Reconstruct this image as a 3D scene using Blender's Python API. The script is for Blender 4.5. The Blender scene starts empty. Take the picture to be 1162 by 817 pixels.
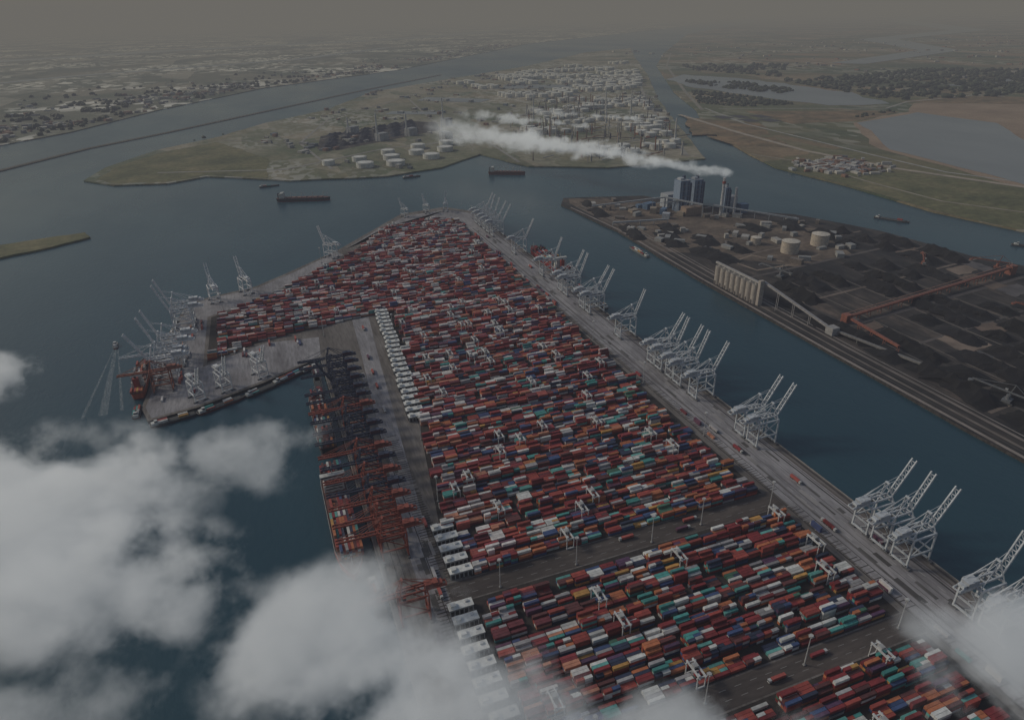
import bpy, math, random
from mathutils import Vector, Matrix, noise as mnoise
R = random.Random(7)
scene = bpy.context.scene
scene.view_settings.view_transform = 'Standard'
scene.view_settings.look = 'None'
scene.view_settings.exposure = 0
WZ = -4.0   # water level, land top is z = 0

# ------------------------------------------------------------------ materials
def newmat(name):
    m = bpy.data.materials.new(name); m.use_nodes = True
    return m, m.node_tree.nodes, m.node_tree.links
def ramp(N, stops, interp='LINEAR'):
    r = N.new('ShaderNodeValToRGB'); cr = r.color_ramp; cr.interpolation = interp
    while len(cr.elements) < len(stops): cr.elements.new(0.5)
    for e, (p, c) in zip(cr.elements, stops):
        e.position = p; e.color = (c[0], c[1], c[2], 1)
    return r
def worldpos(N, L, scale):
    g = N.new('ShaderNodeNewGeometry'); m = N.new('ShaderNodeMapping')
    m.inputs['Scale'].default_value = scale
    L.new(g.outputs['Position'], m.inputs['Vector'])
    return m.outputs['Vector']
def noise(N, L, vec, scale, detail=6, rough=0.6):
    n = N.new('ShaderNodeTexNoise'); n.inputs['Scale'].default_value = scale
    n.inputs['Detail'].default_value = detail; n.inputs['Roughness'].default_value = rough
    L.new(vec, n.inputs['Vector']); return n
def mixc(N, L, a, b, fac, mode='MIX'):
    m = N.new('ShaderNodeMix'); m.data_type = 'RGBA'; m.blend_type = mode
    for s, i in ((fac, 0), (a, 6), (b, 7)):
        if isinstance(s, (int, float)): m.inputs[i].default_value = s
        elif isinstance(s, tuple): m.inputs[i].default_value = (*s, 1)
        else: L.new(s, m.inputs[i])
    return m.outputs[2]

def paint_mat(name, rough=0.6, dirt=0.35, scale=0.25, metallic=0.0):
    m, N, L = newmat(name); b = N['Principled BSDF']
    a = N.new('ShaderNodeAttribute'); a.attribute_name = 'col'
    n = noise(N, L, worldpos(N, L, (1, 1, 1)), scale, 4)
    r = ramp(N, [(0.3, (1-dirt,)*3), (0.65, (1, 1, 1))]); L.new(n.outputs['Fac'], r.inputs['Fac'])
    L.new(mixc(N, L, a.outputs['Color'], r.outputs['Color'], 1.0, 'MULTIPLY'), b.inputs['Base Color'])
    b.inputs['Roughness'].default_value = rough; b.inputs['Metallic'].default_value = metallic
    return m
PAINT = paint_mat('weathered_paint')
GROUNDP = paint_mat('painted_ground', 0.9, 0.45, 0.03)
ROOF = paint_mat('plant_paint', 0.75, 0.4, 0.05)

def ground_mat(name, cols, scale, stretch=(1, 1, 1), fine=0.2, finestretch=(1, 1, 1), amt=0.5):
    m, N, L = newmat(name); b = N['Principled BSDF']
    n = noise(N, L, worldpos(N, L, stretch), scale, 8, 0.62)
    k = len(cols)
    r = ramp(N, [(0.3+0.4*i/(k-1), c) for i, c in enumerate(cols)])
    L.new(n.outputs['Fac'], r.inputs['Fac'])
    n2 = noise(N, L, worldpos(N, L, finestretch), fine, 5, 0.7)
    r2 = ramp(N, [(0.3, (1-amt,)*3), (0.7, (1+amt*0.4,)*3)]); L.new(n2.outputs['Fac'], r2.inputs['Fac'])
    L.new(mixc(N, L, r.outputs['Color'], r2.outputs['Color'], 1.0, 'MULTIPLY'), b.inputs['Base Color'])
    b.inputs['Roughness'].default_value = 0.95
    return m
def field_mat(name, cols, cell, speck=(0.3, 0.3, 0.3), speckamt=0.5, cell2=None):
    """patchwork of fields/plots with tracks and pale specks of buildings"""
    m, N, L = newmat(name); b = N['Principled BSDF']
    vec = worldpos(N, L, (1, 0.55, 1))
    wn = noise(N, L, vec, 1/(cell*4), 4)
    v = N.new('ShaderNodeTexVoronoi'); v.inputs['Scale'].default_value = 1/cell; v.distance = 'MANHATTAN'
    L.new(vec, v.inputs['Vector'])
    sep = N.new('ShaderNodeSeparateColor'); L.new(v.outputs['Color'], sep.inputs['Color'])
    k = len(cols)
    r = ramp(N, [(i/k, c) for i, c in enumerate(cols)], 'CONSTANT'); L.new(sep.outputs[0], r.inputs['Fac'])
    rb = ramp(N, [(0.3+0.4*i/(k-1), c) for i, c in enumerate(cols)]); L.new(wn.outputs['Fac'], rb.inputs['Fac'])
    base = mixc(N, L, r.outputs['Color'], rb.outputs['Color'], 0.5)
    n2 = noise(N, L, worldpos(N, L, (1, 1, 1)), 1/25, 6, 0.75)
    r2 = ramp(N, [(0.33, (0.5,)*3), (0.65, (1.25,)*3)]); L.new(n2.outputs['Fac'], r2.inputs['Fac'])
    base = mixc(N, L, base, r2.outputs['Color'], 0.8, 'MULTIPLY')
    big = noise(N, L, worldpos(N, L, (1, 1, 1)), 1/1300, 4, 0.6)
    rbig = ramp(N, [(0.46, (0, 0, 0)), (0.58, (1, 1, 1))]); L.new(big.outputs['Fac'], rbig.inputs['Fac'])
    v2 = N.new('ShaderNodeTexVoronoi'); v2.inputs['Scale'].default_value = 1/(cell2 or 38)
    L.new(worldpos(N, L, (1, 0.6, 1)), v2.inputs['Vector'])
    s2 = N.new('ShaderNodeSeparateColor'); L.new(v2.outputs['Color'], s2.inputs['Color'])
    rs = ramp(N, [(0.0, (0, 0, 0)), (0.6, (0, 0, 0)), (0.62, (1, 1, 1))], 'CONSTANT'); L.new(s2.outputs[0], rs.inputs['Fac'])
    f = N.new('ShaderNodeMath'); f.operation = 'MULTIPLY'; L.new(rbig.outputs['Color'], f.inputs[0]); L.new(rs.outputs['Color'], f.inputs[1])
    f2 = N.new('ShaderNodeMath'); f2.operation = 'MULTIPLY'; L.new(f.outputs[0], f2.inputs[0]); f2.inputs[1].default_value = speckamt
    L.new(mixc(N, L, base, speck, f2.outputs[0]), b.inputs['Base Color'])
    b.inputs['Roughness'].default_value = 0.95
    return m

def water_mat(name, c1, c2, rough=0.22):
    m, N, L = newmat(name); b = N['Principled BSDF']
    n = noise(N, L, worldpos(N, L, (1, 0.6, 1)), 1/420, 5, 0.55)
    r = ramp(N, [(0.3, c1), (0.7, c2)]); L.new(n.outputs['Fac'], r.inputs['Fac'])
    L.new(r.outputs['Color'], b.inputs['Base Color'])
    n3 = noise(N, L, worldpos(N, L, (1, 0.4, 1)), 1/600, 5, 0.6)
    r3 = ramp(N, [(0.35, (rough,)*3), (0.7, (rough+0.16,)*3)]); L.new(n3.outputs['Fac'], r3.inputs['Fac'])
    L.new(r3.outputs['Color'], b.inputs['Roughness'])
    b.inputs['IOR'].default_value = 1.33
    n2 = noise(N, L, worldpos(N, L, (1, 0.55, 1)), 1/7, 5, 0.6)
    bp = N.new('ShaderNodeBump'); bp.inputs['Strength'].default_value = 0.5; bp.inputs['Distance'].default_value = 0.8
    L.new(n2.outputs['Fac'], bp.inputs['Height']); L.new(bp.outputs['Normal'], b.inputs['Normal'])
    return m
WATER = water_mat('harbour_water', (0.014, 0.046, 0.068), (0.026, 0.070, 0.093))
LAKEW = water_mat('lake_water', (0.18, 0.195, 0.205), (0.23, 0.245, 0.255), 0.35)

# ------------------------------------------------------------------ mesh builder
class B:
    def __init__(s): s.v = []; s.f = []; s.c = []
    def add(s, vs, fs, col):
        o = len(s.v); s.v += vs
        for f in fs: s.f.append(tuple(i+o for i in f)); s.c.append(col)
    def box(s, cx, cy, z0, sx, sy, sz, col, a=0.0, top=None, bottom=False):
        ca, sa = math.cos(a), math.sin(a); hx, hy = sx/2, sy/2; vs = []
        for z in (z0, z0+sz):
            for x, y in ((-hx, -hy), (hx, -hy), (hx, hy), (-hx, hy)):
                vs.append((cx+x*ca-y*sa, cy+x*sa+y*ca, z))
        s.add(vs, [(0, 1, 5, 4), (1, 2, 6, 5), (2, 3, 7, 6), (3, 0, 4, 7)] + ([(3, 2, 1, 0)] if bottom else []), col)
        s.f.append(tuple(len(s.v)-8+i for i in (4, 5, 6, 7))); s.c.append(top or col)
    def beam(s, p, q, w, h, col):
        p = Vector(p); q = Vector(q); d = (q-p).normalized()
        up = Vector((0, 0, 1)) if abs(d.z) < 0.95 else Vector((1, 0, 0))
        sd = d.cross(up).normalized(); u = sd.cross(d).normalized()
        vs = [tuple(b+sd*(i*w/2)+u*(j*h/2)) for b in (p, q) for i, j in ((-1, -1), (1, -1), (1, 1), (-1, 1))]
        s.add(vs, [(0, 1, 5, 4), (1, 2, 6, 5), (2, 3, 7, 6), (3, 0, 4, 7), (3, 2, 1, 0), (4, 5, 6, 7)], col)
    def cyl(s, x, y, z0, z1, r0, r1, n, col, top=None, cap=True):
        vs = []
        for z, r in ((z0, r0), (z1, r1)):
            for i in range(n):
                a = 2*math.pi*i/n; vs.append((x+r*math.cos(a), y+r*math.sin(a), z))
        s.add(vs, [(i, (i+1) % n, n+(i+1) % n, n+i) for i in range(n)], col)
        if cap:
            s.f.append(tuple(len(s.v)-n+i for i in range(n))); s.c.append(top or col)
    def poly(s, pts, z, col):
        s.add([(x, y, z) for x, y in pts], [tuple(range(len(pts)))], col)
    def strip(s, pts, w, z, col, w2=None):
        n = len(pts); vs = []
        for i, p in enumerate(pts):
            a = Vector(pts[max(0, i-1)]).to_2d(); b = Vector(pts[min(n-1, i+1)]).to_2d()
            d = (b-a).normalized(); nn = Vector((-d.y, d.x))
            ww = w if w2 is None else w+(w2-w)*i/(n-1)
            vs.append((p[0]+nn.x*ww/2, p[1]+nn.y*ww/2, z)); vs.append((p[0]-nn.x*ww/2, p[1]-nn.y*ww/2, z))
        s.add(vs, [(2*i, 2*i+1, 2*i+3, 2*i+2) for i in range(n-1)], col)
    def mesh(s, name, mat):
        me = bpy.data.meshes.new(name); me.from_pydata(s.v, [], s.f); me.update()
        at = me.attributes.new('col', 'FLOAT_COLOR', 'FACE')
        buf = []
        for c in s.c: buf += [c[0], c[1], c[2], 1.0]
        at.data.foreach_set('color', buf)
        me.materials.append(mat); return me
    def obj(s, name, mat=None, loc=(0, 0, 0), rot=0):
        return place(name, s.mesh(name, mat or PAINT), loc, rot)
def place(name, me, loc=(0, 0, 0), rot=0, sc=1.0):
    o = bpy.data.objects.new(name, me); o.location = loc; o.rotation_euler = (0, 0, rot); o.scale = (sc,)*3
    scene.collection.objects.link(o); return o
def inside(x, y, poly):
    c = False; j = len(poly)-1
    for i in range(len(poly)):
        xi, yi = poly[i]; xj, yj = poly[j]
        if (yi > y) != (yj > y) and x < (xj-xi)*(y-yi)/(yj-yi)+xi: c = not c
        j = i
    return c
def ccw(p):
    a = sum(p[i-1][0]*p[i][1]-p[i][0]*p[i-1][1] for i in range(len(p)))
    return p if a > 0 else p[::-1]
def roughen(poly, seglen, amp, seed=0):
    out = []
    for i in range(len(poly)):
        a = Vector(poly[i]); b = Vector(poly[(i+1) % len(poly)]); d = b-a; n = max(1, int(d.length/seglen))
        nn = Vector((-d.y, d.x)).normalized() if d.length > 0 else Vector((0, 0))
        for k in range(n):
            p = a+d*(k/n)
            o = mnoise.noise(Vector((p.x/seglen*0.7, p.y/seglen*0.7, seed)))*amp
            out.append((p.x+nn.x*o, p.y+nn.y*o))
    return out
def land(name, poly, mat, sidecol_mat=None, depth=8, z=0.0):
    poly = ccw(poly); n = len(poly)
    me = bpy.data.meshes.new(name)
    vs = [(x, y, z) for x, y in poly]+[(x, y, z-depth) for x, y in poly]
    fs = [tuple(range(n))]+[(i, n+i, n+(i+1) % n, (i+1) % n) for i in range(n)]
    me.from_pydata(vs, [], fs); me.materials.append(mat)
    if sidecol_mat:
        me.materials.append(sidecol_mat)
        for p in me.polygons[1:]: p.material_index = 1
    me.update(); return place(name, me)

# ------------------------------------------------------------------ traced plan (metres)
TERM = [(-191,894),(-180,854),(-121,867),(-36,905),(45,955),(45,-300),(516,-300),(516,1380),(520,1560),(522,1661),(457,1745),(337,1722),(147,1484),(36,1376),(-33,1314),(-119,1287),(-152,1269),(-175,1136),(-181,1005)]
S1 = [(404,1640),(452,1603),(446,1033),(440,664),(438,446),(120,446),(111,518),(138,718),(161,924),(175,1085),(146,1085),(-29,1050),(-113,1001),(-110,1186),(-21,1236),(159,1432),(255,1592)]
S2 = [(112,420),(440,420),(440,274),(100,274)]
S3 = [(95,250),(440,250),(440,-250),(70,-250)]
COAL = [(785,1698),(750,1639),(765,1360),(751,1023),(743,677),(742,385),(742,-200),(1700,-200),(1560,400),(1358,826),(1322,913),(1303,1115),(1226,1310),(1146,1375),(1027,1551),(995,1632)]
MID = [(-516,2574),(-412,2454),(-257,2407),(-142,2467),(107,2273),(400,2203),(591,2265),(788,2436),(868,2161),(1090,2018),(1455,2006),(1966,3033),(2327,3746),(3119,5177),(4268,7393),(5300,9300),(4300,8700),(2730,6781),(842,4981),(441,4112),(95,3716),(-106,3364),(-335,3113),(-481,2795)]
DAM = [(-2500,900),(-1500,1950),(-829,2915),(-611,3301),(-336,3629),(733,5050),(1675,6211)]
NB = [(-5000,-2000),(-2600,1500),(-982,3563),(-768,3860),(-447,4625),(191,5768),(1458,7009),(4866,12076),(10849,17928),(40000,50000),(70000,75000),(-10000,90000),(-80000,60000),(-60000,-8000)]
SPIT = [(-900,1700),(-575,1845),(-409,1879),(-387,1828),(-456,1776),(-549,1735),(-900,1580)]
RIGHT = [(9500,14200),(4900,7800),(3710,6011),(2551,3905),(2173,3113),(1863,2592),(1637,2006),(1566,1783),(1575,1498),(1549,1188),(1583,987),(1800,400),(2500,-900),(9000,-9000),(80000,-9000),(80000,70000),(40000,46000),(14000,19000)]
LAKE1 = [(2514,2386),(2999,2521),(2996,2121),(2682,1774),(2500,1500),(2200,1200),(2007,1291),(2067,1535),(2122,1855)]
LAKE2 = [(3345,5016),(3508,4409),(3400,3371),(3169,2833),(2853,2930),(2819,3444),(2822,4066),(3000,4700)]

# water -------------------------------------------------------------
wb = bpy.data.meshes.new('water')
wb.from_pydata([(-90000,-20000,WZ),(90000,-20000,WZ),(90000,95000,WZ),(-90000,95000,WZ)], [], [(0,1,2,3)])
wb.materials.append(WATER); place('water', wb)

TERMG = ground_mat('terminal_concrete', [(0.085,0.072,0.066),(0.155,0.138,0.128),(0.22,0.203,0.195)], 1/60, (1.6,0.35,1), 0.35, (1,0.12,1), 0.45)
APRON = ground_mat('apron_concrete', [(0.16,0.15,0.16),(0.26,0.25,0.265),(0.37,0.355,0.37)], 1/45, (1.4,0.4,1), 0.3, (1,0.15,1), 0.4)
STACKG = ground_mat('stack_yard_asphalt', [(0.018,0.015,0.015),(0.034,0.028,0.026),(0.055,0.046,0.042)], 1/30)
ROADM = ground_mat('road_asphalt', [(0.050,0.040,0.038),(0.075,0.062,0.057),(0.12,0.10,0.092)], 1/70, (0.5,2,1), 0.3, (0.15,1,1), 0.35)
QUAYW = ground_mat('quay_wall_concrete', [(0.03,0.03,0.03),(0.07,0.06,0.055)], 1/10)
COALG = ground_mat('coal_yard_ground', [(0.008,0.008,0.011),(0.021,0.020,0.022),(0.058,0.049,0.045),(0.16,0.122,0.10)], 1/90, (1.5,0.5,1), 0.07, (1,0.4,1), 0.65)
BROWNG = ground_mat('plant_yard_ground', [(0.05,0.04,0.035),(0.13,0.10,0.078),(0.23,0.175,0.135)], 1/60, (1,1,1), 0.1)
GRASS = ground_mat('rough_grass', [(0.070,0.080,0.036),(0.135,0.135,0.062),(0.22,0.19,0.10)], 1/140, (1,1,1), 0.05)
SAND = ground_mat('sand', [(0.24,0.17,0.12),(0.38,0.28,0.20)], 1/200)
MIDM = field_mat('industrial_land', [(0.14,0.145,0.085),(0.24,0.20,0.13),(0.10,0.12,0.065),(0.30,0.27,0.21),(0.18,0.17,0.11),(0.07,0.10,0.06)], 170, (0.50,0.49,0.47), 0.5, 22)
NBM = field_mat('polder_fields', [(0.035,0.058,0.038),(0.07,0.088,0.055),(0.20,0.185,0.14),(0.05,0.075,0.048),(0.36,0.34,0.29),(0.09,0.11,0.075)], 380, (0.75,0.73,0.70), 0.85, 60)
RIM = field_mat('heath_and_fields', [(0.060,0.082,0.038),(0.21,0.145,0.085),(0.125,0.12,0.06),(0.05,0.078,0.038),(0.28,0.20,0.125),(0.13,0.135,0.065)], 320, (0.5,0.48,0.44), 0.4, 50)

land('terminal_ground', TERM, TERMG, QUAYW)
land('coal_terminal_ground', roughen(COAL, 60, 5), COALG, QUAYW)
land('industrial_peninsula_ground', roughen(MID, 90, 14, 3), MIDM)
land('north_bank_ground', NB, NBM)
land('polder_ground', RIGHT, RIM)
land('spit_ground', roughen(SPIT, 25, 8, 5), GRASS)
dm = B(); dm.strip(DAM, 26, -1.0, (0.07,0.068,0.06)); dm.strip(DAM, 10, -0.6, (0.14,0.13,0.11)); dm.obj('breakwater', GROUNDP)
def sheet(name, pts, z, mat):
    me = bpy.data.meshes.new(name); pts = ccw(pts)
    me.from_pydata([(x, y, z) for x, y in pts], [], [tuple(range(len(pts)))]); me.materials.append(mat); return place(name, me)
sheet('sand_flat', roughen([(2500,2420),(2990,2560),(3278,2790),(3900,2700),(3800,1900),(2700,1000),(2150,1100),(1960,1280),(2040,1560),(2090,1880)], 110, 30, 2), 0.3, SAND)
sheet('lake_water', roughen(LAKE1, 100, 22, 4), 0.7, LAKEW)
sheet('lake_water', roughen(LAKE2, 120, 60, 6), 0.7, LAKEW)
sheet('grass', roughen([(1560,1180),(1583,1000),(1950,880),(2150,1080),(1940,1290),(1880,1500),(1600,1780)], 70, 14, 6), 0.3, GRASS)
sheet('grass', roughen([(-480,2575),(-405,2480),(-257,2425),(-142,2480),(40,2340),(60,2700),(-120,3200),(-330,3020),(-450,2760)], 60, 16, 8), 0.3, GRASS)
sheet('plant_yard', roughen([(775,1640),(770,1380),(765,1180),(830,1150),(960,1000),(1120,1010),(1180,1180),(1080,1370),(980,1560),(800,1690)], 50, 12, 9), 0.1, BROWNG)
# far rivers and canals behind the banks
rv = B()
rv.strip([(-9000,9500),(-4500,11000),(-1000,14500),(4000,17500),(9000,24000),(20000,34000)], 420, 1.5, (0.3,0.31,0.32), 900)
rv.strip([(5200,5200),(7500,6200),(9500,9000),(14000,11000),(22000,20000),(40000,34000)], 300, 1.5, (0.3,0.31,0.32), 900)
rv.strip([(4200,3300),(5600,3600),(7200,3500),(10500,5200),(16000,6500)], 130, 1.5, (0.27,0.28,0.29), 300)
rv.strip([(-6000,4500),(-3200,6000),(-1500,8200),(800,9800),(2500,12500)], 90, 1.5, (0.27,0.28,0.29), 200)
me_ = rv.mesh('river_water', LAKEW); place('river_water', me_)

# terminal surfaces
sheet('quay_apron', [(447,-290),(508,-290),(508,1380),(512,1640),(458,1715),(345,1700),(160,1478),(250,1600),(400,1655),(456,1620)], 0.05, APRON)
sheet('wing_apron', [(-186,893),(-176,860),(-120,873),(-38,911),(47,960),(52,1030),(-29,1040),(-118,990),(-116,1190),(-25,1243),(150,1440),(140,1468),(40,1366),(-30,1305),(-115,1280),(-146,1262),(-168,1136),(-174,1005)], 0.05, APRON)
sheet('stack_yard', S1, 0.10, STACKG)
sheet('stack_yard', S2, 0.10, STACKG)
sheet('stack_yard', S3, 0.10, STACKG)
for y0, y1 in ((421.5, 444.5), (251.5, 272.5)):
    sheet('road', [(96,y0),(446,y0),(446,y1),(96,y1)], 0.10, ROADM)
sheet('road', [(62,-290),(84,-290),(96,500),(128,937),(140,1080),(112,1080),(104,937),(74,500)], 0.10, APRON)

mk = B(); W = (0.30,0.29,0.28); DK = (0.05,0.045,0.045)
for y in (428, 438, 258, 266):
    x = 104
    while x < 440: mk.box(x, y, 0.11, 6, 0.35, 0.04, W); x += 14
for x in (470, 482, 494):
    y = -280
    while y < 1560: mk.box(x, y, 0.06, 0.5, 8, 0.04, (0.42,0.42,0.41)); y += 20
for x, w, c in ((447.5,1.2,DK),(459,0.8,DK),(500,1.6,DK),(503,0.9,(0.12,0.09,0.08)),(512,2.6,(0.07,0.06,0.06)),(488,0.5,DK),(475,0.5,DK),(465.5,2.5,(0.14,0.13,0.13)),(506.5,2.5,(0.13,0.11,0.10))):
    mk.box(x, 620, 0.065, w, 1800, 0.03, c)
for x, w, c in ((50,1.5,DK),(58,0.8,DK),(64,0.8,(0.09,0.08,0.07)),(88,0.8,DK)):
    mk.box(x, 320, 0.115, w, 1200, 0.03, c)
y = -240
while y < 1080:                       # guide slots at both ends of each stacking lane
    for k in range(4):
        yy = y+k*3.7
        if R.random() < 0.9 and not (421 < yy < 445 or 251 < yy < 272):
            mk.box(453+R.uniform(-1,1), yy, 0.12, 10, 0.9, 0.03, R.choice([DK,(0.09,0.08,0.08),(0.3,0.29,0.29)]))
        if y < 700:
            lx = 104 if y > 440 else 94
            mk.box(lx-6+R.uniform(-1,1), yy, 0.12, 17, 1.1, 0.03, R.choice([DK,(0.04,0.035,0.03),(0.26,0.25,0.24)]))
    y += 15.5
for i in range(160):                  # tyre-blackened patches and repairs
    x = R.choice([R.uniform(462,498),R.uniform(70,98)]); y = R.uniform(-200,1500 if x > 400 else 900)
    g = R.choice([0.08,0.11,0.30]); mk.box(x, y, 0.125+0.0004*i, R.uniform(2,6), R.uniform(8,30), 0.01, (g,g*0.95,g*0.95))
mk.obj('road_markings', GROUNDP)
kb = B()
for x, y0, y1 in ((515.4,-295,1560),(45.6,-295,950)):
    kb.box(x, (y0+y1)/2, 0.0, 1.0, y1-y0, 0.6, (0.28,0.26,0.24))
y = -280
while y < 1540:
    kb.box(516.6, y, -3.5, 1.2, 2.0, 3.2, (0.02,0.02,0.02)); kb.box(44.4, min(y, 940), -3.5, 1.2, 2.0, 3.2, (0.02,0.02,0.02)); y += 14
kb.obj('quay_kerb', PAINT)

# ------------------------------------------------------------------ containers
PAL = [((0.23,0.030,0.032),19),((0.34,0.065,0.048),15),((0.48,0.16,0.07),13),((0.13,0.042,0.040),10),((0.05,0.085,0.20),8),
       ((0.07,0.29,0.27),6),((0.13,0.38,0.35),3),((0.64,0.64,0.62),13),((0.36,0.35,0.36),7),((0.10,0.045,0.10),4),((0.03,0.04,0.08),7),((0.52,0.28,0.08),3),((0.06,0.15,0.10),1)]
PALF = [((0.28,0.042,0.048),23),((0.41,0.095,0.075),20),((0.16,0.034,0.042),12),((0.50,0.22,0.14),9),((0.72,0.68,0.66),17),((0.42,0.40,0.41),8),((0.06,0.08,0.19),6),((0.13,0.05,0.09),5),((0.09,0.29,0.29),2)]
def pick(p):
    return R.choices([c for c, w in p], [w for c, w in p])[0]
cb = B()
CL, CW, CH = 13.4, 2.6, 2.75
def fill(poly, x0, x1, y0, y1, pitch=15.5, dens=0.93):
    y = y0; lane = 0
    while y+4*2.85 < y1:
        xoff = R.uniform(0, 4); x = x0+xoff; h = R.choice([2,2,3]); col = pick(PAL)
        while x+CL < x1:
            if R.random() < 0.14: x += R.choice([2.0, 7.5])
            if R.random() < 0.22: h = R.choice([1,2,2,3,3])
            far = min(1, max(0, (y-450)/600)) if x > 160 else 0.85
            for k in range(4):
                cy = y+k*2.85+1.4; cx = x+CL/2
                if not (inside(cx-CL/2, cy, poly) and inside(cx+CL/2, cy, poly)): continue
                if R.random() > dens: continue
                hh = max(1, h+R.choice([-1,0,0,0,0,1]))
                if R.random() < 0.38 and k: pass
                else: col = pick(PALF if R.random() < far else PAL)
                half = R.random() < 0.18
                for t in range(hh):
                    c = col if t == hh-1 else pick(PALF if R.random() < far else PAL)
                    j = R.uniform(0.75, 1.2); c = (c[0]*j, c[1]*j, c[2]*j)
                    if half:
                        c2 = pick(PAL)
                        cb.box(cx-CL/4, cy, 0.12+t*CH, CL/2-0.25, CW, CH-0.06, c)
                        cb.box(cx+CL/4, cy, 0.12+t*CH, CL/2-0.25, CW, CH-0.06, c2)
                    else:
                        cb.box(cx, cy, 0.12+t*CH, CL, CW, CH-0.06, c)
            x += CL+0.9
        y += pitch; lane += 1
fill(S1, -115, 455, 446.5, 1640)
fill(S2, 112, 438, 275.5, 419)
fill(S3, 92, 438, -60, 249)
for i in range(60):      # loose boxes on the aprons
    x = R.choice([R.uniform(449,458),R.uniform(449,458),R.uniform(-100,40),R.uniform(-170,-122)])
    y = R.uniform(150,1560) if x > 400 else (R.uniform(1000,1034) if x > -110 else R.uniform(900,1180))
    cb.box(x, y, 0.15, 2.6, 12.4, 2.7*R.choice([1,1,2]), pick(PALF))
cb.obj('container_stacks', PAINT)

# stacking cranes over the lanes
def stacking_crane():
    b = B(); w = (0.58,0.59,0.60)
    for y in (-7.2, 7.2):
        b.beam((-4,y,0.8),(4,y,0.8),0.9,1.2,w)
        for x in (-3.5,3.5): b.beam((x,y,1),(x,y,12),0.7,0.7,w)
        b.beam((-4.5,y,12),(4.5,y,12),0.9,1.1,w)
    for x in (-2.6,2.6): b.beam((x,-9,12.8),(x,9,12.8),1.1,1.4,w)
    b.box(0,2,13.5,4,4,1.8,(0.4,0.4,0.4)); b.box(-3,-6.8,13.5,2.0,2.6,1.8,w); b.box(0,-2,9.5,1.8,1.8,2.0,(0.1,0.1,0.12))
    return b.mesh('stacking_crane', PAINT)
sc = stacking_crane()
y = 446.5; lanes = []
while y < 1600: lanes.append(y+5.7); y += 15.5
for yy in lanes:
    for k in range(R.choice([0,1,1,2])):
        for t in range(8):
            x = R.uniform(-100, 430) if yy > 1050 else R.uniform(125, 430)
            if inside(x-8, yy, S1) and inside(x+8, yy, S1):
                place('stacking_crane', sc, (x, yy, 0.1)); break
for yy in [275.5+5.7+15.5*i for i in range(9)]+[249-6-15.5*i for i in range(6)]:
    if R.random() < 0.7: place('stacking_crane', sc, (R.uniform(125,430), yy, 0.1))

# sheds at the landside ends of the lanes
def shed():
    b = B(); w = (0.72,0.72,0.70)
    b.box(0,0,0,21,8.0,6.5,(0.34,0.34,0.34),top=w)
    b.box(0,0,6.5,21.8,8.8,0.5,w,bottom=True)
    b.box(-6.5,0,7.0,4.5,5,2.4,w); b.box(6,1.5,7.0,3,2.4,1.2,(0.5,0.51,0.53))
    for i in range(5): b.box(-8+i*4,-4.1,0.1,2.8,0.2,4.6,(0.03,0.03,0.035))
    b.box(-10.6,0,0.1,0.3,6,5,(0.03,0.03,0.035))
    return b.mesh('lane_shed', PAINT)
sh = shed()
for i in range(23):
    y = 728+i*16.2; t = (y-728)/372
    place('lane_shed', sh, (139+t*24+R.uniform(-1.5,1.5), y, 0.11), R.uniform(-0.03,0.03))
for i in range(5): place('lane_shed', sh, (112, 446+6+i*15.5, 0.11))
for i in range(10): place('lane_shed', sh, (98+R.uniform(-2,2), 412-i*15.5, 0.11))
for i in range(5): place('lane_shed', sh, (90, 242-i*15.5, 0.11))

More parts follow.
